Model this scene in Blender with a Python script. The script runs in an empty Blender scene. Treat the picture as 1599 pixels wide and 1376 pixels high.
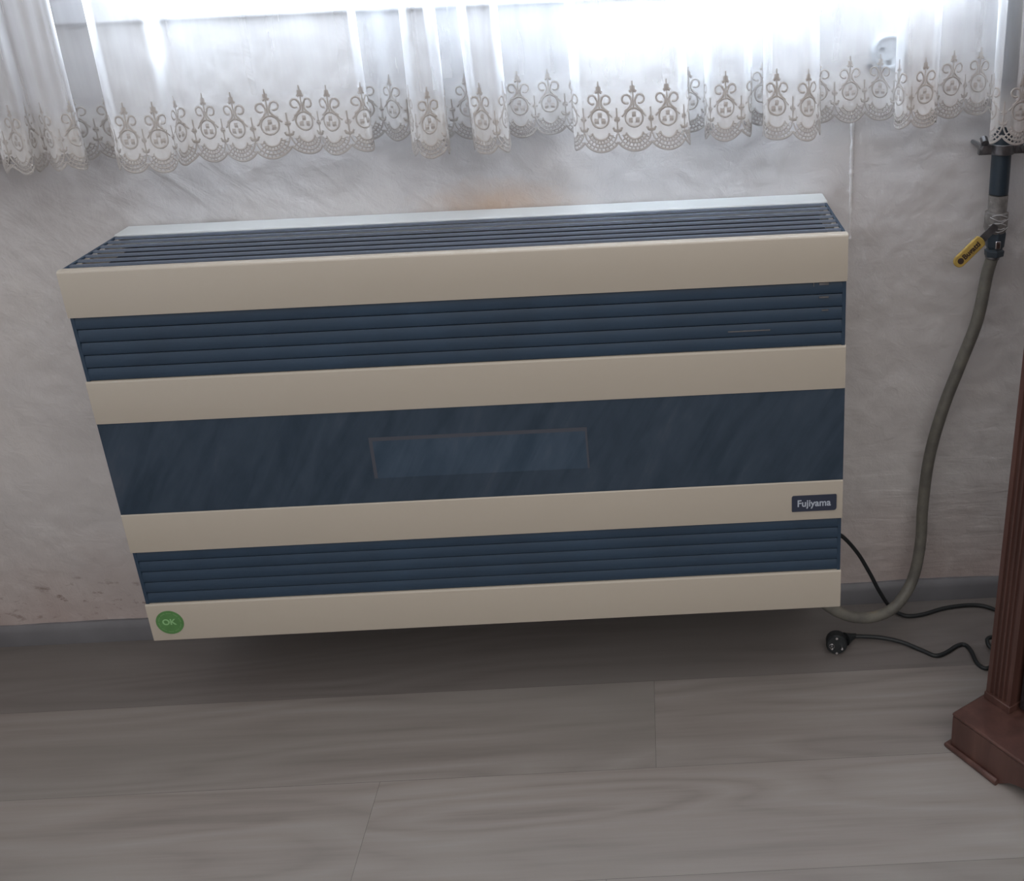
import bpy, bmesh, math, random
from mathutils import Vector, Matrix, noise
random.seed(4)
sc = bpy.context.scene
C = sc.collection
PI = math.pi

# ------------------------------------------------------------------ camera
FZ = 0.1593                      # heater bottom above floor; floor is z = 0
cam_d = bpy.data.cameras.new('camera')
cam = bpy.data.objects.new('camera', cam_d); C.objects.link(cam)
R2 = Vector((0.99880377, -0.02449127, -0.04232277))
U2 = Vector((0.04842833, 0.37574916, 0.92545517))
FW = Vector((0.00676282, 0.92639773, -0.37648575))
cam.matrix_world = Matrix(((R2.x, U2.x, -FW.x, 0.8282), (R2.y, U2.y, -FW.y, -1.6863),
                           (R2.z, U2.z, -FW.z, 1.045 + FZ), (0, 0, 0, 1)))
cam_d.sensor_fit = 'HORIZONTAL'; cam_d.sensor_width = 36
cam_d.lens = 1687.614 / 1599 * 36
cam_d.shift_x = (799.5 - 1038.606) / 1599
cam_d.shift_y = (550 - 688) / 1599
cam_d.clip_start = 0.05
sc.camera = cam

# ------------------------------------------------------------------ light
sc.view_settings.view_transform = 'Standard'; sc.view_settings.look = 'None'
sc.view_settings.gamma = 1; sc.view_settings.exposure = 0.0
w = bpy.data.worlds.new('world'); sc.world = w; w.use_nodes = True
bg = w.node_tree.nodes['Background']
# dim room light: bright upper walls and ceiling, darker furniture height
_t = w.node_tree; _tc = _t.nodes.new('ShaderNodeTexCoord'); _sp = _t.nodes.new('ShaderNodeSeparateXYZ'); _rp = _t.nodes.new('ShaderNodeValToRGB')
_t.links.new(_tc.outputs['Generated'], _sp.inputs[0]); _t.links.new(_sp.outputs['Z'], _rp.inputs[0]); 
_dt = _t.nodes.new('ShaderNodeVectorMath'); _dt.operation = 'DOT_PRODUCT'; _dt.inputs[1].default_value = (0, -1, 0); _t.links.new(_tc.outputs['Generated'], _dt.inputs[0])
_mr = _t.nodes.new('ShaderNodeMapRange'); _mr.inputs[1].default_value = -1; _mr.inputs[2].default_value = 1; _mr.inputs[3].default_value = .3; _mr.inputs[4].default_value = 1.7; _t.links.new(_dt.outputs['Value'], _mr.inputs[0])
_vs = _t.nodes.new('ShaderNodeVectorMath'); _vs.operation = 'SCALE'; _t.links.new(_rp.outputs[0], _vs.inputs[0]); _t.links.new(_mr.outputs[0], _vs.inputs['Scale']); _t.links.new(_vs.outputs[0], bg.inputs[0])
_e = _rp.color_ramp.elements; _e[0].position = 0.0; _e[0].color = (.10, .09, .088, 1); _e[1].position = .55; _e[1].color = (.98, .93, .90, 1)
bg.inputs[1].default_value = 1.15

def area(name, loc, target, sx, sy, power, col):
    d = bpy.data.lights.new(name, 'AREA'); d.shape = 'RECTANGLE'; d.size = sx; d.size_y = sy
    d.energy = power; d.color = col
    o = bpy.data.objects.new(name, d); C.objects.link(o); o.location = loc
    o.rotation_euler = (Vector(target) - Vector(loc)).to_track_quat('-Z', 'Y').to_euler()
    return o
# the daylight sky outside the window above the heater
area('window_daylight', (1.12, 0.80, 1.48), (1.08, -0.2, 1.35), .90, .80, 440, (0.80, 0.90, 1.0))

# ------------------------------------------------------------------ materials
def mat(name, col=(.5, .5, .5), rough=.5, metal=0, spec=.5):
    m = bpy.data.materials.new(name); m.use_nodes = True
    b = m.node_tree.nodes['Principled BSDF']
    b.inputs['Base Color'].default_value = (*col, 1); b.inputs['Roughness'].default_value = rough
    b.inputs['Metallic'].default_value = metal; b.inputs['Specular IOR Level'].default_value = spec
    return m
def lin(r, g, b):
    f = lambda c: (c / 255 / 12.92) if c / 255 <= .04045 else ((c / 255 + .055) / 1.055) ** 2.4
    return (f(r), f(g), f(b))
class N:
    def __init__(s, m): s.m = m; s.t = m.node_tree; s.b = s.t.nodes.get('Principled BSDF')
    def n(s, kind, **kw):
        x = s.t.nodes.new(kind)
        for k, v in kw.items():
            if k.startswith('i_'): x.inputs[k[2:].replace('_', ' ')].default_value = v
            else: setattr(x, k, v)
        return x
    def l(s, a, b): s.t.links.new(a, b)
    def coords(s, scale=(1, 1, 1), rot=(0, 0, 0), kind='Object', loc=(0, 0, 0)):
        tc = s.n('ShaderNodeTexCoord'); mp = s.n('ShaderNodeMapping')
        mp.inputs['Scale'].default_value = scale; mp.inputs['Rotation'].default_value = rot
        mp.inputs['Location'].default_value = loc
        s.l(tc.outputs[kind], mp.inputs['Vector']); return mp.outputs['Vector']
    def rcoords(s, scale, ang):
        tc = s.n('ShaderNodeTexCoord'); mp = s.n('ShaderNodeMapping', vector_type='TEXTURE')
        mp.inputs['Rotation'].default_value = (0, ang, 0); mp.inputs['Scale'].default_value = tuple(1 / q for q in scale)
        s.l(tc.outputs['Object'], mp.inputs['Vector']); return mp.outputs['Vector']
    def noise(s, vec, scale, detail=4, rough=.5, dist=0):
        x = s.n('ShaderNodeTexNoise'); x.inputs['Scale'].default_value = scale
        x.inputs['Detail'].default_value = detail; x.inputs['Roughness'].default_value = rough
        x.inputs['Distortion'].default_value = dist; s.l(vec, x.inputs['Vector']); return x.outputs['Fac']
    def ramp(s, fac, stops):
        x = s.n('ShaderNodeValToRGB'); e = x.color_ramp.elements
        while len(e) < len(stops): e.new(.5)
        for q, (p, c) in zip(e, stops):
            q.position = p; q.color = (*c, 1) if len(c) == 3 else c
        s.l(fac, x.inputs['Fac']); return x.outputs['Color']
    def mix(s, fac, a, b, blend='MIX'):
        x = s.n('ShaderNodeMix', data_type='RGBA', blend_type=blend)
        for sock, v in ((x.inputs[0], fac), (x.inputs[6], a), (x.inputs[7], b)):
            if isinstance(v, (int, float)): sock.default_value = v
            elif isinstance(v, tuple): sock.default_value = (*v, 1)
            else: s.l(v, sock)
        return x.outputs[2]
    def math(s, op, a, b=0, clamp=False):
        x = s.n('ShaderNodeMath', operation=op, use_clamp=clamp)
        for sock, v in ((x.inputs[0], a), (x.inputs[1], b)):
            if isinstance(v, (int, float)): sock.default_value = v
            else: s.l(v, sock)
        return x.outputs[0]
    def bump(s, h, strength, dist, normal=None):
        x = s.n('ShaderNodeBump'); x.inputs['Strength'].default_value = strength
        x.inputs['Distance'].default_value = dist; s.l(h, x.inputs['Height'])
        if normal: s.l(normal, x.inputs['Normal'])
        return x.outputs['Normal']

def wear(m, col, amt=.08, scale=6, rough=(.35, .5), bump=.0):
    """slight mottling so no paint is perfectly flat"""
    k = N(m); v = k.coords((1, 1, 1)); f = k.noise(v, scale, 5, .6)
    c = k.ramp(f, [(.3, tuple(x * (1 - amt) for x in col)), (.7, tuple(min(1, x * (1 + amt)) for x in col))])
    k.l(c, k.b.inputs['Base Color'])
    r = k.n('ShaderNodeMapRange'); r.inputs[3].default_value = rough[0]; r.inputs[4].default_value = rough[1]
    k.l(f, r.inputs[0]); k.l(r.outputs[0], k.b.inputs['Roughness'])
    if bump: k.l(k.bump(k.noise(v, 400, 2), bump, .001), k.b.inputs['Normal'])
    return m

def wall_material():
    m = mat('old_plaster', rough=.85, spec=.25); k = N(m)
    v = k.coords()
    big = k.noise(v, 3.2, 4, .55)
    base = k.ramp(big, [(.3, (.50, .485, .485)), (.55, (.57, .555, .555)), (.75, (.60, .575, .56))])
    # pinkish old paint low on the wall
    sep = k.n('ShaderNodeSeparateXYZ'); k.l(v, sep.inputs[0])
    n2 = k.noise(v, 9, 5, .6)
    low = k.math('ADD', k.math('MULTIPLY', sep.outputs['Z'], -4.2), k.math('ADD', k.math('MULTIPLY', n2, .9), .62), True)
    low = k.math('MULTIPLY', low, .75)
    base = k.mix(low, base, (.38, .305, .285))
    # flaking brown specks near the skirting, left of the heater
    sp = k.noise(k.coords((1, 1, 1.9)), 34, 4, .6)
    spm = k.math('MULTIPLY', k.math('SUBTRACT', sp, .575), 9, True)
    zone = k.math('SUBTRACT', 1, k.math('MULTIPLY', k.math('ABSOLUTE', k.math('SUBTRACT', sep.outputs['Z'], .085)), 15), True)
    leftz = k.math('MULTIPLY', k.math('SUBTRACT', .42, sep.outputs['X']), 4, True)
    base = k.mix(k.math('MULTIPLY', k.math('MULTIPLY', spm, zone), k.math('ADD', k.math('MULTIPLY', leftz, .75), .12)), base, (.13, .085, .06))
    # ochre heat stain above the heater
    dx = k.math('MULTIPLY', k.math('SUBTRACT', sep.outputs['X'], .585), 7.0)
    dz = k.math('MULTIPLY', k.math('SUBTRACT', sep.outputs['Z'], .785), 21)
    rr = k.math('SQRT', k.math('ADD', k.math('MULTIPLY', dx, dx), k.math('MULTIPLY', dz, dz)))
    st = k.math('SUBTRACT', k.math('ADD', 1.0, k.math('MULTIPLY', k.noise(v, 22, 5, .65), .9)), k.math('ADD', rr, .42), True)
    base = k.mix(k.math('MULTIPLY', st, .85), base, (.54, .40, .30))
    # pale plaster patches
    pt = k.math('MULTIPLY', k.math('SUBTRACT', k.noise(v, 14, 6, .65, .6), .57), 6, True)
    base = k.mix(k.math('MULTIPLY', pt, .28), base, (.70, .69, .68))
    k.l(base, k.b.inputs['Base Color'])
    # trowel marks: slanting on the left, crumbly all over
    lm = k.math('MULTIPLY', k.math('MULTIPLY', k.math('SUBTRACT', .75, sep.outputs['X']), 2.2, True), k.math('MULTIPLY', k.math('SUBTRACT', sep.outputs['Z'], .42), 3, True))
    a = k.math('MULTIPLY', k.noise(k.rcoords((5, 1, 20), math.radians(38)), 1.0, 4, .5, .7), lm)
    rm = k.math('MULTIPLY', k.math('MULTIPLY', k.math('SUBTRACT', sep.outputs['X'], 1.1), 8, True), k.math('MULTIPLY', k.math('SUBTRACT', .42, sep.outputs['Z']), 5, True))
    c_ = k.math('MULTIPLY', k.noise(k.coords((7, 1, 48)), 1.0, 4, .55, .8), rm)
    b_ = k.noise(v, 26, 7, .62, 1.2)
    cr = k.math('ABSOLUTE', k.math('SUBTRACT', k.noise(v, 11, 5, .6, .8), .5)); cr = k.math('MULTIPLY', cr, 12, True)
    n = k.bump(a, .5, .008); n = k.bump(b_, .4, .004, n); n = k.bump(c_, .5, .005, n); n = k.bump(cr, .12, .002, n)
    n = k.bump(k.noise(v, 120, 5, .6), .3, .0014, n)
    k.l(n, k.b.inputs['Normal'])
    return m

def floor_material():
    m = mat('grey_oak_laminate', rough=.45, spec=.35); k = N(m)
    uv = k.n('ShaderNodeUVMap'); uv.uv_map = 'UVMap'
    def mp(sx, sy):
        q = k.n('ShaderNodeMapping'); q.inputs['Scale'].default_value = (sx, sy, 1); k.l(uv.outputs[0], q.inputs['Vector']); return q.outputs[0]
    # cathedral grain: contour lines of a stretched noise field
    fld = k.noise(mp(.85, 5.6), 1.0, 2, .45, .15)
    rings = k.math('FRACT', k.math('MULTIPLY', fld, 13))
    rings = k.math('ABSOLUTE', k.math('SUBTRACT', rings, .5))
    fine = k.noise(mp(5, 130), 1.0, 5, .65)
    mid = k.noise(mp(1.6, 24), 1.0, 4, .6, .3)
    tone = k.noise(mp(1.2, 3), 1.0, 3, .5)
    g = k.math('ADD', k.math('MULTIPLY', rings, .42), k.math('ADD', k.math('MULTIPLY', fine, .32), k.math('MULTIPLY', mid, .62)))
    c = k.ramp(g, [(.30, (.178, .160, .147)), (.52, (.236, .213, .198)), (.68, (.262, .241, .225)), (.86, (.298, .281, .265))])
    c = k.mix(k.math('MULTIPLY', k.math('SUBTRACT', tone, .42), 2.0, True), c, (.215, .205, .19))
    at = k.n('ShaderNodeAttribute'); at.attribute_name = 'plank'
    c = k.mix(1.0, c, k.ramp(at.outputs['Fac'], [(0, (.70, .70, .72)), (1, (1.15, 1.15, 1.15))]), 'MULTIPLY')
    k.l(c, k.b.inputs['Base Color'])
    k.l(k.bump(fine, .25, .0006), k.b.inputs['Normal'])
    return m

def wood_material():
    m = mat('dark_mahogany', rough=.38, spec=.5); k = N(m)
    v = k.coords((1, 1, 1)); f = k.noise(k.coords((30, 30, 3)), 1.2, 6, .6, .6)
    c = k.ramp(f, [(.25, (.046, .022, .018)), (.55, (.080, .038, .031)), (.8, (.115, .058, .046))])
    k.l(c, k.b.inputs['Base Color']); k.l(k.bump(f, .15, .001), k.b.inputs['Normal'])
    return m

def sheer_material(name, col, alpha_face, alpha_edge, trans=.65, fade=None):
    """thin woven net: see-through face on, whiter where it is seen edge on"""
    m = bpy.data.materials.new(name); m.use_nodes = True; k = N(m); t = k.t
    t.nodes.remove(k.b); out = t.nodes['Material Output']
    d = k.n('ShaderNodeBsdfDiffuse'); d.inputs[0].default_value = (*col, 1)
    tl = k.n('ShaderNodeBsdfTranslucent'); tl.inputs[0].default_value = (*col, 1)
    mx = k.n('ShaderNodeMixShader'); mx.inputs[0].default_value = trans
    k.l(d.outputs[0], mx.inputs[1]); k.l(tl.outputs[0], mx.inputs[2])
    tp = k.n('ShaderNodeBsdfTransparent')
    lw = k.n('ShaderNodeLayerWeight'); lw.inputs['Blend'].default_value = .35
    f = k.n('ShaderNodeMapRange'); f.inputs[3].default_value = alpha_face; f.inputs[4].default_value = alpha_edge
    k.l(lw.outputs['Facing'], f.inputs[0])
    nz = k.noise(k.coords((60, 60, 6)), 1, 3)
    a = k.math('ADD', f.outputs[0], k.math('MULTIPLY', k.math('SUBTRACT', nz, .5), .12), True)
    if fade:                       # the close-woven ground thins out into the plain net above it
        sz_ = k.n('ShaderNodeAttribute'); sz_.attribute_name = 'height'
        mr = k.n('ShaderNodeMapRange', interpolation_type='SMOOTHSTEP'); mr.inputs[1].default_value = .045; mr.inputs[2].default_value = .092
        k.l(sz_.outputs['Fac'], mr.inputs[0]); t_ = mr.outputs[0]
        f2 = k.n('ShaderNodeMapRange'); f2.inputs[3].default_value = fade[1]; f2.inputs[4].default_value = fade[2]; k.l(lw.outputs['Facing'], f2.inputs[0])
        a = k.math('ADD', k.math('MULTIPLY', a, k.math('SUBTRACT', 1, t_)), k.math('MULTIPLY', f2.outputs[0], t_), True)
        cc_ = k.mix(t_, col, fade[0]); k.l(cc_, d.inputs[0]); k.l(cc_, tl.inputs[0])
    m2 = k.n('ShaderNodeMixShader'); k.l(a, m2.inputs[0]); k.l(tp.outputs[0], m2.inputs[1]); k.l(mx.outputs[0], m2.inputs[2])
    k.l(m2.outputs[0], out.inputs['Surface'])
    return m

CREAM = (.40, .362, .305)
M = dict(
    wall=wall_material(), floor=floor_material(), wood=wood_material(),
    ridge=wear(mat('plaster_ridge', spec=.25), (.66, .65, .65), .06, 60, (.7, .85)),
    seam=mat('seam_dark', (.03, .028, .026), .8),
    base=wear(mat('skirting_grey', spec=.4), (.155, .158, .172), .12, 10, (.4, .6)),
    white=wear(mat('white_paint', spec=.4), (.62, .62, .64), .04, 8, (.35, .5)),
    cream=wear(mat('cream_enamel', spec=.5), CREAM, .012, 2, (.27, .285)),
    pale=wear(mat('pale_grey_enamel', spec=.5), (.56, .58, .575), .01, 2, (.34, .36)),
    dark=wear(mat('navy_plastic', spec=.5), (.018, .041, .074), .15, 7, (.42, .58)),
    darktop=wear(mat('navy_metal', spec=.5), (.075, .098, .140), .05, 3, (.35, .40)),
    black=wear(mat('black_backing', spec=.2), (.010, .014, .02), .1, 9, (.6, .7)),
    rubber=wear(mat('black_rubber', spec=.4), (.014, .017, .019), .15, 20, (.4, .6)),
    pipe=wear(mat('pipe_black', spec=.5), (.030, .047, .066), .15, 20, (.35, .5)),
    steel=wear(mat('worn_steel', metal=.75, spec=.5), (.19, .19, .20), .3, 60, (.3, .55)),
    chrome=mat('chrome', (.7, .7, .72), .18, 1),
    tape=wear(mat('clear_tape', spec=.6), (.22, .215, .21), .35, 70, (.12, .35)),
    yellow=wear(mat('yellow_grip', spec=.4), (.44, .31, .08), .25, 60, (.4, .6)),
    ink=mat('dark_ink', (.05, .03, .022), .6),
    platenavy=mat('plate_navy', (.026, .034, .060), .35),
    silver=mat('silver_print', (.42, .47, .55), .4),
    green=wear(mat('green_sticker', spec=.4), (.085, .215, .070), .1, 80, (.35, .5)),
    greenl=mat('pale_green_print', (.24, .46, .21), .5),
    socket=mat('socket_white', (.48, .51, .54), .35),
    hole=mat('hole_dark', (.05, .055, .06), .6),
    net=sheer_material('curtain_net', (.90, .92, .95), .27, .76, .10),
    lacebase=sheer_material('lace_ground', (.86, .85, .84), .50, .86, .14, ((.90, .92, .95), .27, .76)),
    thread=sheer_material('lace_thread', (.50, .475, .455), .93, 1.0, .15),
    doorglass=mat('dark_cabinet_panel', (.018, .014, .016), .22, 0, .5),
)
def streaky(g=1.0):
    m = mat('smoked_glass', (.02, .036, .055), .3, 0, .5); k = N(m)
    a = k.noise(k.rcoords((26, 1, 3.6), math.radians(30)), 1.5, 5, .62, .5)
    b_ = k.noise(k.coords((60, 1, 30)), 1, 3)
    c = k.ramp(k.math('ADD', k.math('MULTIPLY', a, .8), k.math('MULTIPLY', b_, .2)), [(p_, tuple(x * g for x in c_)) for p_, c_ in ((.36, (.015, .032, .054)), (.60, (.030, .050, .078)), (.74, (.050, .066, .092)))])
    k.l(c, k.b.inputs['Base Color'])
    r = k.n('ShaderNodeMapRange'); r.inputs[3].default_value = .25; r.inputs[4].default_value = .5
    k.l(a, r.inputs[0]); k.l(r.outputs[0], k.b.inputs['Roughness'])
    return m
M['glass'] = streaky()
def hose_material():
    m = mat('hose_grey', rough=.5, spec=.4); k = N(m); v = k.coords()
    f = k.noise(v, 30, 5, .6)
    c = k.ramp(f, [(.3, (.10, .098, .09)), (.6, (.155, .15, .13)), (.85, (.22, .195, .14))])
    k.l(c, k.b.inputs['Base Color']); k.l(k.bump(k.noise(v, 250, 2), .2, .001), k.b.inputs['Normal']); return m
M['hose'] = hose_material()
def pane_material():
    m = bpy.data.materials.new('window_glass'); m.use_nodes = True; k = N(m); k.t.nodes.remove(k.b)
    g = k.n('ShaderNodeBsdfGlossy'); g.inputs['Roughness'].default_value = .02
    t = k.n('ShaderNodeBsdfTransparent'); x = k.n('ShaderNodeMixShader'); x.inputs[0].default_value = .06
    k.l(t.outputs[0], x.inputs[1]); k.l(g.outputs[0], x.inputs[2]); k.l(x.outputs[0], k.t.nodes['Material Output'].inputs['Surface']); return m
M['pane'] = pane_material()

# ------------------------------------------------------------------ mesh helpers
class MB:
    def __init__(s): s.v = []; s.f = []
    def add(s, vs, fs):
        o = len(s.v); s.v += [tuple(p) for p in vs]; s.f += [tuple(i + o for i in f) for f in fs]; return s
    def box(s, x0, x1, y0, y1, z0, z1):
        return s.add([(x0, y0, z0), (x1, y0, z0), (x1, y1, z0), (x0, y1, z0), (x0, y0, z1), (x1, y0, z1), (x1, y1, z1), (x0, y1, z1)],
                     [(0, 3, 2, 1), (4, 5, 6, 7), (0, 1, 5, 4), (1, 2, 6, 5), (2, 3, 7, 6), (3, 0, 4, 7)])
    def tube(s, pts, r, seg=12, cap=True):
        """swept tube; r scalar or list"""
        pts = [Vector(p) for p in pts]; n = len(pts); rs = r if isinstance(r, (list, tuple)) else [r] * n
        t0 = (pts[1] - pts[0]).normalized(); up = Vector((0, 0, 1)) if abs(t0.z) < .9 else Vector((1, 0, 0))
        a = t0.cross(up).normalized(); o = len(s.v)
        for i, p in enumerate(pts):
            t = (pts[min(i + 1, n - 1)] - pts[max(i - 1, 0)]).normalized()
            a = (a - t * a.dot(t)).normalized(); b = t.cross(a)
            for k in range(seg):
                q = 2 * PI * k / seg; s.v.append(tuple(p + (a * math.cos(q) + b * math.sin(q)) * rs[i]))
        for i in range(n - 1):
            for k in range(seg):
                k2 = (k + 1) % seg; s.f.append((o + i * seg + k, o + i * seg + k2, o + (i + 1) * seg + k2, o + (i + 1) * seg + k))
        if cap:
            s.f.append(tuple(o + k for k in reversed(range(seg)))); s.f.append(tuple(o + (n - 1) * seg + k for k in range(seg)))
        return s
    def prism(s, poly, axis, a, b):
        """extrude a 2D polygon along axis ('x': poly is (y,z), 'y': (x,z), 'z': (x,y))"""
        n = len(poly)
        mk = {'x': lambda p, t: (t, p[0], p[1]), 'y': lambda p, t: (p[0], t, p[1]), 'z': lambda p, t: (p[0], p[1], t)}[axis]
        return s.add([mk(p, a) for p in poly] + [mk(p, b) for p in poly],
                     [tuple(range(n)), tuple(range(2 * n - 1, n - 1, -1))] + [(i, i + n, (i + 1) % n + n, (i + 1) % n) for i in range(n)])
    def build(s, name, m, parent=None, smooth=None, bevel=0, segs=2, loc=None, rotz=0):
        me = bpy.data.meshes.new(name); me.from_pydata(s.v, [], s.f)
        bm = bmesh.new(); bm.from_mesh(me); bmesh.ops.recalc_face_normals(bm, faces=bm.faces); bm.to_mesh(me); bm.free()
        o = bpy.data.objects.new(name, me); C.objects.link(o); me.materials.append(m)
        if smooth is not None:
            for p in me.polygons: p.use_smooth = True
            me.set_sharp_from_angle(angle=math.radians(smooth))
        if bevel:
            b = o.modifiers.new('bevel', 'BEVEL'); b.width = bevel; b.segments = segs; b.limit_method = 'ANGLE'; b.angle_limit = math.radians(35); b.harden_normals = False
            for p in me.polygons: p.use_smooth = True
            me.set_sharp_from_angle(angle=math.radians(40))
        if parent: o.parent = parent
        if loc: o.location = loc
        o.rotation_euler.z = rotz
        return o
def tag(o, label=None, cat=None, group=None, kind=None):
    for k_, v_ in (('label', label), ('category', cat), ('group', group), ('kind', kind)):
        if v_: o[k_] = v_
    return o
def empty(name, loc, rz=0):
    o = bpy.data.objects.new(name, None); C.objects.link(o); o.location = loc; o.rotation_euler.z = rz; o.empty_display_size = .05; return o
def catmull(P, n=8):
    P = [Vector(p) for p in P]; Q = [P[0] * 2 - P[1]] + P + [P[-1] * 2 - P[-2]]; out = []
    for i in range(1, len(Q) - 2):
        a, b, c, d = Q[i - 1:i + 3]
        for k in range(n):
            t = k / n
            out.append(.5 * ((2 * b) + (c - a) * t + (2 * a - 5 * b + 4 * c - d) * t * t + (3 * b - a - 3 * c + d) * t ** 3))
    out.append(Q[-2]); return out
def text_mesh(name, body, size, m, parent, loc, rot, thick=.0004, sx=1.0, bold=0):
    cu = bpy.data.curves.new(name, 'FONT'); cu.body = body; cu.size = size; cu.extrude = thick; cu.align_x = 'CENTER'; cu.align_y = 'CENTER'; cu.offset = bold
    tmp = bpy.data.objects.new('tmp_text', cu); C.objects.link(tmp)
    dg = bpy.context.evaluated_depsgraph_get(); dg.update()
    me = bpy.data.meshes.new_from_object(tmp.evaluated_get(dg)); C.objects.unlink(tmp); bpy.data.objects.remove(tmp)
    me.materials.clear(); me.materials.append(m)
    o = bpy.data.objects.new(name, me); C.objects.link(o); o.parent = parent; o.location = loc; o.rotation_euler = rot; o.scale = (sx, 1, 1)
    return o

# ------------------------------------------------------------------ the room shell
WX0, WX1 = -.62, 3.4             # back wall extent
WINX0, WINX1, WINZ0, WINZ1 = .14, 1.30, .928 + FZ, 2.25
def wall_height(x, z):
    h = .0035 * noise.noise(Vector((x * 5, z * 5, 1))) + .0022 * noise.noise(Vector((x * 14, z * 14, 4)))
    h += .0012 * noise.noise(Vector((x * 40, z * 40, 7)))
    a = math.radians(-38); u_ = x * math.cos(a) - z * math.sin(a); v_ = x * math.sin(a) + z * math.cos(a)
    wl = max(0, min(1, (.5 - x) * 2.2)) * max(0, min(1, (z - .35) * 2.5))
    r_ = noise.noise(Vector((v_ * 34, u_ * 7, 2)))
    h += wl * .0032 * max(0, r_ - .05)
    return -h
mb = MB()
gx0, gx1, gz1, st = -.47, 1.75, WINZ0, .0042
nx = int((gx1 - gx0) / st); nz = int(gz1 / st)
for j in range(nz + 1):
    for i in range(nx + 1):
        x = gx0 + (gx1 - gx0) * i / nx; z = gz1 * j / nz
        e = min(1, min(x - gx0, gx1 - x, gz1 - z) / .03)
        mb.v.append((x, wall_height(x, z) * e, z))
for j in range(nz):
    for i in range(nx):
        a = j * (nx + 1) + i; mb.f.append((a, a + 1, a + nx + 2, a + nx + 1))
mb.box(WX0, gx0, 0, .30, 0, 2.6); mb.box(gx1, WX1, 0, .30, 0, 2.6)
mb.box(gx0, gx1, .02, .30, 0, gz1)
mb.box(gx0, WINX0, 0, .30, gz1, 2.6); mb.box(WINX1, gx1, 0, .30, gz1, 2.6); mb.box(WINX0, WINX1, 0, .30, WINZ1, 2.6)
tag(mb.build('wall_back', M['wall'], smooth=40), kind='structure')

# bumpy plastered-over conduit running down the wall from the socket
rp = []; rr_ = []
for q in range(120):
    z_ = .70 + .30 * q / 119
    rp.append((1.1483 + .0010 * noise.noise(Vector((z_ * 40, 0, 3))), .0005, z_)); rr_.append(.0026 + .0030 * abs(noise.noise(Vector((0, z_ * 170, 5)))) + .0012 * noise.noise(Vector((3, z_ * 60, 5))))
tag(MB().tube(rp, rr_, 10).build('trim_1', M['ridge'], smooth=60), kind='structure')
# floor: one slab with laid planks
mb = MB(); pl = []; uvs = []
b0, pw, g = -.1987, .2009, .0002
rows = range(-12, 2)
rr = random.Random(11)
joints = {-1: [.795], -2: [.375], 0: [-.35], 1: [.9]}
for r in rows:
    y1 = b0 + pw * (r + 1); y0 = y1 - pw           # row -1 lies just in front of the first seam
    js = joints.get(r, [rr.uniform(0, 1.2)]); j0 = js[0]
    xs = [j0 + 1.3 * k for k in range(-4, 5)] if r else [-2.3, -1.1, -.45, 1.5, 2.8, 4]
    for a_, b_ in zip(xs, xs[1:]):
        a2, b2 = max(a_, WX0), min(b_, WX1)
        if b2 - a2 < .01 or y0 > .02: continue
        yt = min(y1, .02)
        mb.add([(a2 + g, y0 + g, 0), (b2 - g, y0 + g, 0), (b2 - g, yt - g, 0), (a2 + g, yt - g, 0)], [(0, 1, 2, 3)])
        ou, ov = rr.uniform(0, 40), rr.uniform(0, 40)
        uvs.append([(ou + 0, ov), (ou + b2 - a2, ov), (ou + b2 - a2, ov + yt - y0), (ou, ov + yt - y0)])
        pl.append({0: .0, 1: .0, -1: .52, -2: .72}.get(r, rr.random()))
npl = len(pl)
mb.box(WX0, WX1, -2.8, .02, -.06, -.0012)
me = bpy.data.meshes.new('floor'); me.from_pydata(mb.v, [], mb.f)
me.materials.append(M['floor']); me.materials.append(M['seam'])
uvl = me.uv_layers.new(name='UVMap'); ca = me.attributes.new('plank', 'FLOAT', 'FACE')
for i, p in enumerate(me.polygons):
    if i < npl:
        ca.data[i].value = pl[i]
        for k_, li in enumerate(p.loop_indices): uvl.data[li].uv = uvs[i][k_]
    else: p.material_index = 1
fl = bpy.data.objects.new('floor', me); C.objects.link(fl); tag(fl, kind='structure')

tag(MB().box(-.62, -.46, -2.8, .0, 0, 2.6).build('shade_wall_left', M['wall']), kind='structure')  # unseen side wall, added to darken the left of the wall and floor
# grey skirting strip
mb = MB(); mb.prism([(.004, .0), (-.012, .0), (-.012, .028), (-.009, .036), (-.004, .0405), (.004, .0405)], 'x', WX0, WX1)
tag(mb.build('baseboard_back', M['base'], smooth=30), kind='structure')

# window above the heater (its sill shows through the net)
win = tag(empty('window_1', (.59, .16, WINZ0)), kind='structure'); 
def wbox(*a): return MB().box(a[0] - .59, a[1] - .59, a[2] - .16, a[3] - .16, a[4] - WINZ0, a[5] - WINZ0)
s = wbox(-.035, 1.215, -.012, -.0005, WINZ0, WINZ0 + .034).box(WINX0 - .589, WINX1 - .591, -.1605, -.005, 0, .034); tag(s.build('window_sill', M['white'], win, bevel=.004), kind='structure')
fm = MB()
for a_ in ((WINX0, WINX0 + .05, WINZ0 + .034, WINZ1), (WINX1 - .05, WINX1, WINZ0 + .034, WINZ1), (WINX0 + .05, WINX1 - .05, WINZ0 + .034, WINZ0 + .09),
           (WINX0 + .05, WINX1 - .05, WINZ1 - .05, WINZ1), (.695, .745, WINZ0 + .09, WINZ1 - .05)):
    fm.box(a_[0] - .59, a_[1] - .59, 0, .05, a_[2] - WINZ0, a_[3] - WINZ0)
tag(fm.build('window_frame', M['white'], win, bevel=.003), kind='structure')
for a_ in ((WINX0 + .05, .695), (.745, WINX1 - .05)):
    tag(wbox(a_[0], a_[1], .182, .186, WINZ0 + .09, WINZ1 - .05).build('window_pane', M['pane'], win), kind='structure')

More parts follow.
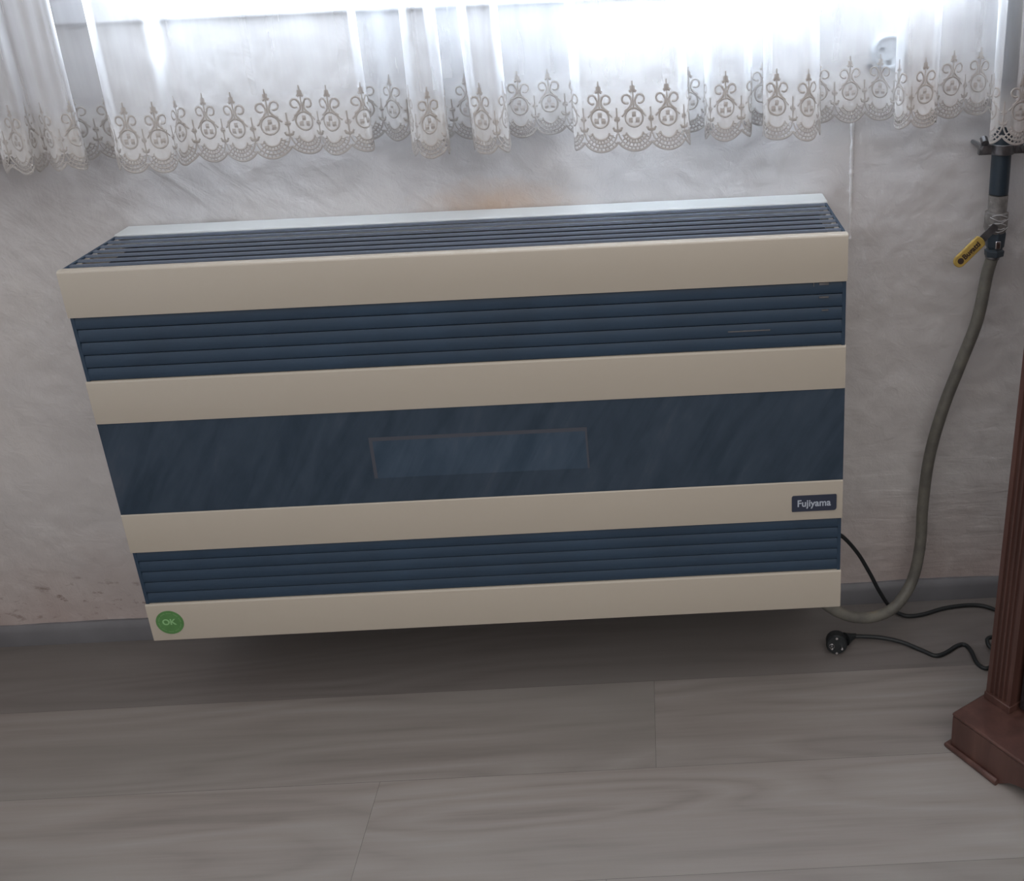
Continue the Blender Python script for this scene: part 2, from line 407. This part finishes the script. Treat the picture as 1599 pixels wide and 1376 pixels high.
# ------------------------------------------------------------------ the heater
W, D, H = 1.1015, .2363, .62
ht = tag(empty('wall_heater', (0, 0, FZ)), 'wide cream and navy striped gas wall heater hung low under the window', 'heater')
cs = MB()
cs.box(.004, .012, -D + .012, -.003, .004, H - .004); cs.box(W - .012, W - .004, -D + .012, -.003, .004, H - .004)   # sides
cs.box(.012, W - .012, -D + .012, -.003, .004, .010)                                   # bottom
cs.box(.012, W - .012, -.010, -.003, .010, H - .01)                                    # back
cs.build('casing', M['cream'], ht, bevel=.001)
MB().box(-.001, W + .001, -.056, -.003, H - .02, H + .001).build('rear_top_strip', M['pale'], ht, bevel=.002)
bands = [(.5508, .62), (.3847, .452), (.1641, .2313), (0, .0678)]
for i, (z0, z1) in enumerate(bands):
    m_ = MB()
    if i == 0:
        m_.prism([(-D, z0), (-D, z1 - .004), (-D + .0015, z1 - .0012), (-D + .005, z1), (-D + .0135, z1), (-D + .0135, z1 - .003), (-D + .003, z1 - .006), (-D + .003, z0)], 'x', 0, W)
    else:
        m_.prism([(-D, z0), (-D, z1 - .003), (-D + .001, z1 - .0008), (-D + .003, z1), (-D + .014, z1), (-D + .014, z1 - .003), (-D + .003, z1 - .004), (-D + .003, z0)], 'x', 0, W)
    m_.build('front_band', M['cream'], ht, smooth=50)
# louvred strips
for z0, z1, n in ((.452, .5508, 5), (.0678, .1641, 5)):
    lv = MB(); p = (z1 - z0) / n
    for k_ in range(n):
        a_ = z0 + p * k_; y = -D + .004
        lv.prism([(y, a_ + .0012), (y - .0010, a_ + .004), (y - .0004, a_ + p - .005), (y + .0012, a_ + p - .0004), (y + .008, a_ + p - .0004), (y + .008, a_ + .0002), (y + .002, a_ + .0002)], 'x', .001, W - .001)
    lv.box(.001, .006, -D + .003, -D + .012, z0, z1); lv.box(W - .006, W - .001, -D + .003, -D + .012, z0, z1)
    o = lv.build('front_louvre', M['dark'], ht, smooth=35)
    bk = MB().box(.012, W - .012, -D + .013, -D + .016, z0 - .006, z1 + .006); bk.build('louvre_backing', M['black'], o)
    if z0 > .3:
        for x0, x1, za, zb in ((1.0535, 1.0545, z1 - .0068, z1 - .0005), (1.062, 1.0755, z1 - .0050, z1 - .0015), (1.062, 1.0755, z1 - .0245, z1 - .0222), (1.066, 1.0755, z1 - .0440, z1 - .0424), (.9307, .9917, z0 + .0285, z0 + .0302)):
            MB().box(x0, x1, -D + .0022, -D + .0040, za, zb).build('slat_mark', M['steel'], o)  # bright slivers shaped as reflection marks on the slats; the long one a label
# smoked panel and its faint viewing window
gp = MB().box(.0, W, -D + .0012, -D + .006, .2313, .3847).build('glass_panel', M['glass'], ht)
vw = MB()
x0, x1, z0, z1 = .392, .717, .2725, .341
fr = mat('viewing_border', (.060, .066, .084), .35)
vw.box(x0, x1, -D + .0008, -D + .0014, z1 - .006, z1); vw.box(x0, x0 + .005, -D + .0008, -D + .0014, z0, z1 - .006); vw.box(x1 - .003, x1, -D + .0008, -D + .0014, z0, z1 - .006)
vo = vw.build('window_border', fr, gp)
MB().box(x0 + .005, x1 - .003, -D + .0009, -D + .0013, z0, z1 - .006).build('viewing_pane', streaky(1.35), gp)
# top grille
tg = MB(); ya, yb, n = -.0565, -D + .013, 7
p = (ya - yb) / n
for k_ in range(n):
    y1 = ya - p * k_; y0 = y1 - p
    tg.prism([(y1 - .0005, H - .0035), (y1 - .002, H - .0008), (y0 + .0150, H - .0008), (y0 + .0140, H - .0035)], 'x', .005, W - .005)
go = tg.build('top_grille', M['darktop'], ht, smooth=30)
MB().box(.012, W - .012, yb, ya, H - .030, H - .026).build('grille_backing', M['black'], go)
for x0 in (.001, W - .005): MB().box(x0, x0 + .004, yb, ya, H - .02, H - .001).build('grille_end', M['dark'], go)
# maker's plate
pcx, pcz = 1.0575, .1935
poly = []; hw, hh = .0345, .0138
for cx_, cz_, a0, r_ in ((hw, hh, 0, .0015), (-hw, hh, 90, .0035), (-hw, -hh, 180, .0012), (hw, -hh, 270, .0045)):
    for q in range(5):
        an = math.radians(a0 + 90 * q / 4)
        poly.append((pcx + math.copysign(abs(cx_) - r_, cx_) + r_ * math.cos(an), pcz + math.copysign(abs(cz_) - r_, cz_) + r_ * math.sin(an)))
npz = MB().prism(poly, 'y', -D - .0015, -D + .0005).build('name_plate', M['platenavy'], ht)
text_mesh('plate_lettering', 'Fujiyama', .0165, M['silver'], npz, (pcx - .0005, -D - .0016, pcz), (PI / 2, 0, 0), .0003, .91, .0003)
# round green sticker
scx, scz, sr = .0325, .0335, .0218
def disc(cx, cz, r, y0, y1, n=40): return MB().prism([(cx + r * math.cos(2 * PI * q / n), cz + r * math.sin(2 * PI * q / n)) for q in range(n)], 'y', y0, y1)
so = disc(scx, scz, sr, -D - .0006, -D + .0005).build('round_sticker', M['green'], ht)
rg = MB(); n = 40
for q in range(n):
    if q % 4 == 3: continue
    a0, a1 = 2 * PI * q / n, 2 * PI * (q + 1) / n; ri, ro = sr * .76, sr * .82
    P4 = [(scx + r_ * math.cos(a_), scz + r_ * math.sin(a_)) for r_, a_ in ((ri, a0), (ro, a0), (ro, a1), (ri, a1))]
    rg.prism(P4, 'y', -D - .0009, -D - .0005)
rg.build('sticker_ring', mat('sticker_ring_green', (.125, .27, .10), .5), so)
text_mesh('sticker_lettering', 'OK', .0145, M['greenl'], so, (scx - .001, -D - .0008, scz + .0005), (PI / 2, 0, 0), .0002, 1, .0004)

# ------------------------------------------------------------------ net curtain with lace hem
# plan of the hem, read left to right: (x, y) with y the distance from the wall (negative = into the room)
HEMZ = .738 + FZ
def hit(u, v, y):
    d = FW + R2 * ((u - 1038.606) / 1687.614) - U2 * ((v - 550) / 1687.614)
    o = Vector((.8282, -1.6863, 1.045 + FZ)); return o + d * ((y - o.y) / d.y)
folds = [   # (left px, right px, hem px, depth)
    (-70, -20, 250, -.12), (8, 66, 252, -.135), (72, 134, 246, -.12), (188, 298, 258, -.150), (308, 582, 237, -.125), (648, 701, 240, -.165),
    (744, 797, 240, -.16), (902, 1074, 232, -.15), (1104, 1171, 218, -.125), (1194, 1278, 232, -.16), (1398, 1458, 213, -.125), (1546, 1604, 228, -.155), (1660, 1730, 228, -.15)]
yb_ = -.030
plan = [Vector((hit(-120, 240, yb_).x, yb_))]
open_joint = {(298, 308), (66, 72)}      # these run on smoothly, without a back layer
for i, (ul, ur, vh, dep) in enumerate(folds):
    yb_ = -.030 if ul < 1300 else (-.062 if ul < 1500 else -.088)
    prev = folds[i - 1] if i else None; nxt = folds[i + 1] if i + 1 < len(folds) else None
    X = lambda u, y: Vector((hit(u, vh, y).x, y))
    d_ = min(9, (ur - ul) * .2); soft_l = prev and (prev[1], ul) in open_joint; soft_r = nxt and (ur, nxt[0]) in open_joint
    ym = (dep + yb_) / 2
    if not soft_l: plan += [X(ul + d_, yb_ - .008), X(ul - 2, ym), X(ul + 1, dep + .012)]
    m1, m2 = ul + (ur - ul) * .3, ul + (ur - ul) * .7
    w1 = .008 * math.sin(i * 2.3)
    if ur - ul > 200: plan += [X(ul + (ur - ul) * q, dep + .012 * math.sin(q * 11 + 1) + .012 * math.sin(q * 3.1)) for q in (.12, .26, .40, .54, .68, .82)]
    else: plan += [X(m1, dep + w1), X(m2, dep - w1)]
    if not soft_r: plan += [X(ur - 1, dep + .012), X(ur + 2, ym), X(ur - d_, yb_ - .008)]
    else:
        plan += [X((ur + nxt[0]) / 2, max(dep, nxt[3]) + .022)]
    if nxt and not soft_r and nxt[0] - ur > 60:
        g_ = nxt[0] - ur
        for q in (.3, .7): plan.append(X(ur + g_ * q, yb_ + .012 * math.sin(i * 1.7 + q * 5)))
plan.append(Vector((hit(1800, 230, yb_).x, yb_)))
cur = catmull([(p.x, p.y, 0) for p in plan], 10)
# resample evenly by length
step = .0052 / 1.0
acc = [0]
for a_, b_ in zip(cur, cur[1:]): acc.append(acc[-1] + (b_ - a_).length)
L = acc[-1]
def at_s(s_):
    s_ = max(0, min(L - 1e-6, s_)); lo, hi = 0, len(acc) - 1
    while hi - lo > 1:
        md = (lo + hi) // 2
        if acc[md] <= s_: lo = md
        else: hi = md
    return cur[lo].lerp(cur[hi], (s_ - acc[lo]) / max(1e-9, acc[hi] - acc[lo]))
# sagging of the hem along the length, and the swing of each fold with height
def cpos(s_, h):
    """point of the cloth at length s_ and height h above the hem line"""
    p = at_s(s_); k_ = min(1, h / 1.1)
    ymid = -.095
    y = ymid + (p.y - ymid) * (1 - .45 * k_)
    x = p.x + .006 * math.sin(s_ * 9 + h * 3) * min(1, h * 3) + .010 * k_ * math.sin(s_ * 5.1)
    sag = -.0035 * math.sin(s_ * 3.1) - .0025 * math.sin(s_ * 7.7 + 1)
    sag -= .026 * max(0, min(1, (p.x - 1.31) / .01)) * max(0, min(1, (-p.y - .095) / .03))
    y += .0025 * math.sin(s_ * 60) * max(0, 1 - h * 9)
    return Vector((x, y, HEMZ + h + sag))
def cnorm(s_):
    t = (at_s(s_ + .001) - at_s(s_ - .001)); return Vector((t.y, -t.x, 0)).normalized()
PER = .0485
curt = tag(empty('net_curtain', (.65, -.09, HEMZ)), 'sheer white net curtain with scalloped lace hem hanging in front of the window', 'curtain')
def loc_(v): return (v.x - .65, v.y + .09, v.z - HEMZ)
# net
mb = MB(); ns = int(L / .006)
hs = [.092, .11, .13] + [.16 + .05 * q for q in range(6)] + [.5 + .12 * q for q in range(8)]
for h in hs:
    for i in range(ns + 1): mb.v.append(loc_(cpos(L * i / ns, h)))
for j in range(len(hs) - 1):
    for i in range(ns):
        a_ = j * (ns + 1) + i; mb.f.append((a_, a_ + 1, a_ + ns + 2, a_ + ns + 1))
mb.build('net_panel', M['net'], curt, smooth=180)
# lace ground: a closer net, cut to scallops
RS = .6 * PER
def scal(xn, r):            # height of an arc of radius r (in periods) about the centre of the scallop
    return (.6 - math.sqrt(max(0, r * r - xn * xn))) * PER
mb = MB(); hts = []; sub = 10; ncol = int(L / PER) * sub; nh = 8
for i in range(ncol + 1):
    xn = (i % sub) / sub - .5; s_ = PER * i / sub
    b_ = scal(xn, .37) if abs(xn) < .36 else scal(.36, .37)
    b_ = max(b_, .0)
    for j in range(nh + 1): mb.v.append(loc_(cpos(s_, b_ + (.092 - b_) * j / nh))); hts.append(b_ + (.092 - b_) * j / nh)
for i in range(ncol):
    for j in range(nh):
        a_ = i * (nh + 1) + j; mb.f.append((a_, a_ + 1, a_ + nh + 2, a_ + nh + 1))
lg = mb.build('lace_ground', M['lacebase'], curt, smooth=180)
ha = lg.data.attributes.new('height', 'FLOAT', 'POINT')
for i, v_ in enumerate(hts): ha.data[i].value = v_
# embroidery: stroke paths in units of one repeat, drawn as narrow raised bands on both faces of the cloth
def arc(cx, cy, rx, ry, a0, a1, n): return [(cx + rx * math.cos(math.radians(a0 + (a1 - a0) * q / n)), cy + ry * math.sin(math.radians(a0 + (a1 - a0) * q / n))) for q in range(n + 1)]
strokes = []
RAD = (.60, .485, .37, .26)
for r_, w_ in zip(RAD, (.060, .042, .042, .05)):
    am = math.degrees(math.asin(min(1, .5 / r_))) if r_ > .5 else {.485: 80, .37: 72, .26: 78}[r_]
    strokes.append((arc(0, .6, r_, r_, -90 - am, -90 + am, 16), w_))
for k_, (r0, r1) in enumerate(zip(RAD[1:], RAD)):
    for q in range(-4, 5):
        aa = math.radians(-90 + q * (12.5 + 2 * k_) + (k_ % 2) * 6); P2 = [(r_ * math.cos(aa), .6 + r_ * math.sin(aa)) for r_ in (r0, r1)]
        if abs(P2[1][0]) < .48: strokes.append((P2, .034))
strokes.append((arc(0, .97, .26, .27, 0, 360, 20), .05))
for cx_, cy_, r_ in ((-.10, .89, .062), (.10, .89, .062), (0, 1.06, .06)): strokes.append(([(cx_ - r_, cy_), (cx_ + r_, cy_)], r_ * 2))
for sgn in (-1, 1):
    strokes.append(([(sgn * .27, 1.14), (sgn * .16, 1.22), (sgn * .06, 1.34), (sgn * .05, 1.46), (sgn * .10, 1.56)], .055))
    strokes.append(([(sgn * x_, y_) for x_, y_ in arc(.20, 1.50, .125, .125, 160, -120, 10)], .052))
    strokes.append(([(sgn * .05, 1.24), (sgn * .22, 1.14), (sgn * .36, 1.0)], .045))
    strokes.append(([(sgn * .10, 1.70), (0, 1.76)], .07))
    strokes.append(([(sgn * .5, .58), (sgn * .42, .60), (sgn * .37, .70)], .055))
strokes.append(([(0, 1.2), (0, 2.02)], .04)); strokes.append(([(0, 1.70), (0, 1.88)], .12))
strokes.append(([(.5, .50), (.5, 1.26)], .04)); strokes.append(([(.5, .86), (.5, 1.0)], .12)); strokes.append(([(.38, .62), (.62, .62)], .055))
strokes.append(([(.41, .93), (.59, .93)], .04))
nrep = int(L / PER) - 1
mb = MB(); OFF = .0006
for r_i in range(nrep):
    s0 = PER * (r_i + .5)
    for path, wd in strokes:
        pts = []
        for a_, b_ in zip(path, path[1:]):
            ln = math.hypot(b_[0] - a_[0], b_[1] - a_[1]); q = max(1, int(ln / .12))
            pts += [(a_[0] + (b_[0] - a_[0]) * t / q, a_[1] + (b_[1] - a_[1]) * t / q) for t in range(q)]
        pts.append(path[-1]); n = len(pts); o = len(mb.v); hwid = wd * .62
        for i in range(n):
            ax, ay = pts[max(0, i - 1)]; bx, by = pts[min(n - 1, i + 1)]; tl = math.hypot(bx - ax, by - ay) or 1
            nx_, ny_ = -(by - ay) / tl * hwid, (bx - ax) / tl * hwid
            for sg in (-1, 0, 1):
                px, py = pts[i][0] + nx_ * sg, pts[i][1] + ny_ * sg
                c_ = cpos(s0 + px * PER, py * PER) + cnorm(s0 + px * PER) * (OFF if sg == 0 else 0)
                mb.v.append(loc_(c_ ))
        for i in range(n - 1):
            for k_ in range(2): a_ = o + i * 3 + k_; mb.f.append((a_, a_ + 1, a_ + 4, a_ + 3))
me = bpy.data.meshes.new('lace_embroidery'); me.from_pydata(mb.v, [], mb.f); me.materials.append(M['thread'])
eo = bpy.data.objects.new('lace_embroidery', me); C.objects.link(eo); eo.parent = curt
eo['label'] = 'cream embroidered scallops and scrolls along the hem'
tp = MB()
tp.tube([loc_(Vector((x_, -.095, HEMZ + 1.354))) for x_ in (-.34, .6, 1.7)], .009, 12)
ro = tp.build('curtain_rod', M['white'], None, smooth=40, loc=(.65, -.09, HEMZ)); tag(ro, 'white rod carrying the net curtain above the window', 'curtain rod')

# ------------------------------------------------------------------ wall socket behind the net
sk = tag(empty('wall_socket', (1.200, 0, .836 + FZ)), 'round white wall socket behind the net curtain above the plaster ridge', 'socket')
def ydisc(cx, cz, prof, n=36):
    mb = MB(); 
    for r_, y_ in prof:
        for q in range(n): mb.v.append((cx + r_ * math.cos(2 * PI * q / n), y_, cz + r_ * math.sin(2 * PI * q / n)))
    for j in range(len(prof) - 1):
        for q in range(n): a_ = j * n + q; b_ = j * n + (q + 1) % n; mb.f.append((a_, b_, b_ + n, a_ + n))
    mb.f.append(tuple(range(n))); mb.f.append(tuple((len(prof) - 1) * n + q for q in range(n))); return mb
ydisc(0, 0, [(.0265, .004), (.0265, -.010), (.0240, -.014), (.0215, -.014), (.0205, -.009), (.001, -.009)]).build('face_plate', M['socket'], sk, smooth=35)
for x_, z_, r_ in ((-.0105, .004, .0034), (.0105, .004, .0034), (0, -.016, .0042)):
    ydisc(x_, z_, [(r_, -.0088), (r_, -.0098)], 14).build('pin_hole', M['hole'], sk)
ydisc(-.0285, -.021, [(.0034, .004), (.0034, -.006)], 14).build('fixing_screw', M['hole'], sk)

# ------------------------------------------------------------------ gas pipe, valve and hose
PX, PY = 1.3685, -.052
def zz(v, u=1560, y=PY): return hit(u, v, y).z
gp_ = tag(empty('gas_pipe', (PX, PY, zz(232))), 'black vertical gas pipe clamped to the wall behind the curtain end', 'pipe')
z_cl = zz(235); z_b = zz(305)
MB().tube([(0, 0, z_b - z_cl), (0, 0, -.04), (0, 0, .6), (0, 0, 1.3)], .0148, 20).build('pipe_run', M['pipe'], gp_, smooth=40)
cl = MB().tube([(0, 0, -.008), (0, 0, .008)], .0185, 24)
cl.build('pipe_clamp', M['steel'], gp_, smooth=40, bevel=.001)
for x0 in (-.037, .016): MB().box(x0, x0 + .021, -.006, .002, -.008, .008).build('clamp_ear', M['steel'], gp_, bevel=.0015)
for x_ in (-.030, .030):
    MB().tube([(x_, -.016, .002), (x_, -.010, .002), (x_, .052, .002)], [.0058, .0058, .0035], 6).build('clamp_bolt', M['steel'], gp_, smooth=20)
MB().tube([(-.030, -.012, .011), (-.030, -.002, .017)], .006, 8).build('clamp_nut', M['steel'], gp_, smooth=30)

vz = zz(352)
va = tag(empty('gas_valve', (PX, PY, vz)), 'taped grey ball valve with yellow lever joining the gas pipe to the hose', 'valve')
def Z(v): return zz(v) - vz
MB().tube([(0, 0, Z(304)), (0, 0, Z(330)), (-.0005, 0, Z(331)), (-.001, 0, Z(355)), (-.001, 0, Z(362))], [.0150, .0146, .0178, .0182, .0150], 24).build('tape_wrap', M['tape'], va, smooth=35)
cr = MB()
for k_ in range(6):
    z0 = Z(334 + k_ * 4.2); a0 = random.uniform(-2.6, -1.2); 
    cr.tube([(.0184 * math.cos(a0 + t * .35), .0184 * math.sin(a0 + t * .35), z0 + .003 * math.sin(k_ * 2 + t) ) for t in range(5)], .0008, 5)
cr.build('tape_crease', mat('tape_crease_white', (.42, .42, .43), .3), va, smooth=60)
MB().tube([(0, 0, Z(358)), (0, 0, Z(364)), (0, 0, Z(384)), (0, 0, Z(386)), (0, 0, Z(389)), (0, 0, Z(390)), (0, 0, Z(399))],
          [.0150, .0165, .0150, .0128, .0128, .0160, .0152], 6).build('valve_body', M['pipe'], va, smooth=25, bevel=.0008)
MB().box(-.0045, .0035, -.0185, -.012, Z(384), Z(372)).build('valve_stem', M['chrome'], va, bevel=.001)
# lever from the stem down to the lower left
A = hit(1556, 352, -.078) - Vector((PX, PY, vz)); B = hit(1491, 415, -.085) - Vector((PX, PY, vz))
ax = (B - A); ln = ax.length; ax.normalize(); sd = Vector((0, 1, 0)).cross(ax).normalized(); nn = ax.cross(sd)
def bar(t0, t1, hw_, th, rnd=True, off=0):
    pts = []
    for q in range(9): a_ = -PI / 2 + PI * q / 8; pts.append((t1 - hw_ + hw_ * math.cos(a_), hw_ * math.sin(a_)))
    for q in range(9): a_ = PI / 2 + PI * q / 8; pts.append((t0 + hw_ * .5 + hw_ * .5 * math.cos(a_), hw_ * math.sin(a_)))
    mb = MB(); n = len(pts)
    V = [A + ax * p + sd * q_ + nn * (off + e) for e in (-th / 2, th / 2) for p, q_ in pts]
    return mb.add(V, [tuple(range(n)), tuple(range(2 * n - 1, n - 1, -1))] + [(i, i + n, (i + 1) % n + n, (i + 1) % n) for i in range(n)])
bar(0, ln * .45, .006, .002).build('lever_arm', M['steel'], va)
gr = bar(ln * .33, ln, .0098, .006).build('lever_grip', M['yellow'], va, bevel=.0015)
rot = Matrix((-ax, -sd if (-ax).cross(-sd).dot(Vector((0, -1, 0))) > 0 else sd, Vector((0, -1, 0)))).transposed()
xax = -ax; zax = Vector((0, -1, 0)); zax = (zax - xax * zax.dot(xax)).normalized(); yax = zax.cross(xax)
rot = Matrix((xax, yax, zax)).transposed()
tx = text_mesh('grip_lettering', 'Bugatti', .0120, M['ink'], gr, A + ax * ln * .615 + zax * .0032, rot.to_euler(), .0003, 1.0, .0004)
B2 = A + ax * (ln - .011)
k_ = MB().tube([B2 + zax * .0026, B2 + zax * .0037], .0050, 14); k_.build('hang_hole', M['ink'], gr)

HP = [(1547, 398, -.052), (1541, 430, -.054), (1526, 500, -.060), (1499, 570, -.064), (1472, 640, -.066), (1451, 715, -.064), (1441, 790, -.062), (1437, 850, -.066), (1425, 905, -.075), (1400, 945, -.095), (1370, 962, -.110), (1335, 964, -.118), (1300, 951, -.12), (1268, 925, -.12)]
hp = [hit(u, v, y) for u, v, y in HP]
hp[0] = Vector((PX - .001, PY, zz(396)))
hc = catmull(hp, 8)
for p in hc: p.z = max(p.z, .0115)
ho = hc[len(hc) // 2]
h_e = tag(empty('gas_hose', tuple(hp[0])), 'greyish flexible gas hose curving from the valve down under the heater', 'hose')
MB().tube([p - hp[0] for p in hc], .0098, 16).build('hose_tube', M['hose'], h_e, smooth=60)
MB().tube([hc[0] - hp[0] + Vector((0, 0, .004)), hc[2] - hp[0]], .0115, 16).build('hose_collar', M['steel'], h_e, smooth=40, bevel=.001)

# ------------------------------------------------------------------ power cable with plug
def fl_hit(u, v, z):
    d = FW + R2 * ((u - 1038.606) / 1687.614) - U2 * ((v - 550) / 1687.614)
    o = Vector((.8282, -1.6863, 1.045 + FZ)); return o + d * ((z - o.z) / d.z)
cr_ = .0036
path = [hit(1300, 830, -.09), hit(1318, 840, -.085), hit(1340, 865, -.075), hit(1358, 895, -.070), hit(1374, 925, -.066)]
path += [fl_hit(1392, 950, .012), fl_hit(1415, 962, cr_), fl_hit(1440, 960, cr_), fl_hit(1475, 950, cr_), fl_hit(1515, 945, cr_), fl_hit(1545, 949, cr_), fl_hit(1575, 965, cr_)]
path += [fl_hit(1590, 990, cr_), fl_hit(1574, 1012, cr_), fl_hit(1556, 1016, .006), fl_hit(1544, 1008, .012), fl_hit(1542, 998, .016), fl_hit(1552, 997, .014), fl_hit(1556, 1018, .007), fl_hit(1552, 1036, cr_), fl_hit(1540, 1044, cr_), fl_hit(1526, 1036, cr_), fl_hit(1516, 1016, cr_), fl_hit(1506, 1007, cr_), fl_hit(1494, 1009, cr_), fl_hit(1476, 1020, cr_), fl_hit(1460, 1024, cr_), fl_hit(1440, 1016, cr_), fl_hit(1408, 1003, .006), fl_hit(1375, 996, .010), fl_hit(1345, 994, .013), fl_hit(1330, 994, .014)]
cc = catmull(path, 8)
for p in cc: p.z = max(p.z, cr_)
c0 = path[0]
ce = tag(empty('power_cable', tuple(c0)), 'black power cable trailing from the heater to the plug on the floor', 'power cable')
MB().tube([p - c0 for p in cc], cr_, 10).build('cord', M['rubber'], ce, smooth=60)
P0 = fl_hit(1332, 994, .014); P1 = fl_hit(1306, 1003, .0185)
pd = (P1 - P0).normalized()
pg = MB().tube([P0 - c0 + pd * t for t in (-.006, .004, .012, .018)], [.0042, .0065, .0095, .012], 16).build('plug_neck', M['rubber'], ce, smooth=60)
# plug body: short cylinder whose pin face looks at the camera and slightly left
ctr = P1 + Vector((0, .0, 0)); fax = Vector((-.10, -.94, .12)).normalized()
pb = MB().tube([ctr - c0 - fax * .012, ctr - c0 - fax * .010, ctr - c0 + fax * .008, ctr - c0 + fax * .011], [.013, .0175, .0180, .0160], 28).build('plug_body', M['rubber'], ce, smooth=35)
sx_ = Vector((0, 0, 1)).cross(fax).normalized(); ux_ = fax.cross(sx_)
for dx, dz in ((.0085, -.002), (-.0085, -.002)):
    q = ctr - c0 + sx_ * dx + ux_ * dz
    MB().tube([q + fax * .010, q + fax * .020, q + fax * .021], [.0023, .0023, .0015], 12).build('plug_pin', M['chrome'], pb, smooth=40)
qr = ctr - c0 + sx_ * -.0085 + ux_ * -.002
MB().tube([qr + fax * .0112 + (sx_ * math.cos(t * PI / 8) + ux_ * math.sin(t * PI / 8)) * .0044 for t in range(17)], .0008, 6).build('pin_collar', M['chrome'], pb, smooth=60)
for dz in (.013, -.015):
    q = ctr - c0 + ux_ * dz
    MB().tube([q + fax * .009, q + fax * .0115], .0022, 10).build('earth_contact', M['chrome'], pb, smooth=40)

# ------------------------------------------------------------------ mahogany cabinet corner
ca_ = math.atan2(-.84, .54)
cab = tag(empty('wooden_cabinet', (1.2465, -.390, 0), ca_), 'dark reddish wooden cabinet with fluted corner post and stepped plinth at the right edge', 'cabinet')
# local x runs along the front (u), local y points into the cabinet (v)
CW, CD, PH, CH = .95, .46, .068, 1.10
pf = [(0, 0), (.092, 0), (.10, .006), (.112, .016), (.135, .024), (.17, .028), (CW - .17, .028), (CW - .135, .024), (CW - .112, .016), (CW - .10, .006), (CW - .092, 0), (CW, 0), (CW, PH - .006), (0, PH - .006)]
pl_ = MB().prism(pf, 'y', 0, .018)
for x_ in (0, CW - .018): pl_.box(x_, x_ + .018, .018, CD, 0, PH - .006)
pl_.box(.018, CW - .018, CD - .018, CD, 0, PH - .006)
pln = pl_.build('plinth', M['wood'], cab, bevel=.0015)
MB().box(-.001, CW + .001, -.001, CD, PH - .006, PH).build('plinth_top', M['wood'], cab, bevel=.0028)
bd = MB().tube([(-.003, .2, .005), (-.003, -.003, .005), (.092, -.003, .005)], .0055, 10); bd.build('plinth_bead', M['wood'], cab, smooth=50)
# post with flutes
S0 = .006; FY = .066; PWD = .045
prof = [(S0, FY + .04), (S0, FY)]
nfl = 4; e = .006; fw_ = (PWD - e * 2) / nfl
for k_ in range(nfl):
    x_ = S0 + e + fw_ * k_
    for q in range(7):
        a_ = PI * q / 6; prof.append((x_ + fw_ * .5 - fw_ * .36 * math.cos(a_), FY + .0045 * math.sin(a_)))
prof += [(S0 + PWD, FY), (S0 + PWD, FY + .04)]
po = MB().prism(prof, 'z', PH + .012, CH); po.build('corner_post', M['wood'], cab, smooth=35)
po2 = MB().prism([(x_ + 0, y_) for x_, y_ in [(CW - p_[0], p_[1]) for p_ in prof]], 'z', PH + .012, CH); po2.build('corner_post', M['wood'], cab, smooth=35)
MB().box(S0 - .001, S0 + PWD + .002, FY - .003, FY + .04, PH, PH + .012).build('post_foot', M['wood'], cab, bevel=.001)
MB().box(CW - S0 - PWD - .002, CW - S0 + .001, FY - .003, FY + .04, PH, PH + .012).build('post_foot', M['wood'], cab, bevel=.001)
bdy = MB().box(S0 + .004, CW - S0 - .004, FY + .04, CD - .005, PH, CH); bdy.build('cabinet_body', M['wood'], cab, bevel=.001)
MB().box(-.005, CW + .005, FY - .03, CD, CH, CH + .03).build('cabinet_top', M['wood'], cab, bevel=.004)
hx = S0 + PWD + .003; mxx = CW / 2
for a_, b_ in ((hx, mxx - .001), (mxx + .001, CW - hx)):
    dr = MB().box(a_, b_, FY + .018, FY + .038, PH + .004, CH - .004).build('cabinet_door', M['wood'], cab, bevel=.002)
    MB().box(a_ + .004, b_ - .004, FY + .013, FY + .019, PH + .008, CH - .03).build('door_panel', M['doorglass'], dr, bevel=.001)
    kx = b_ - .03 if a_ < .3 else a_ + .03
    MB().tube([(kx, FY + .014, .5), (kx, FY + .004, .5), (kx, FY - .008, .5), (kx, FY - .012, .5)], [.005, .005, .011, .007], 16).build('door_knob', M['steel'], dr, smooth=40)

for o_ in cab.children:                # the tall part stands a little out of plumb on its plinth
    if not o_.name.startswith('plinth'):
        o_.matrix_local = Matrix.Translation((0, FY, PH)) @ Matrix.Rotation(math.radians(-1.75), 4, 'X') @ Matrix.Translation((0, -FY, -PH))
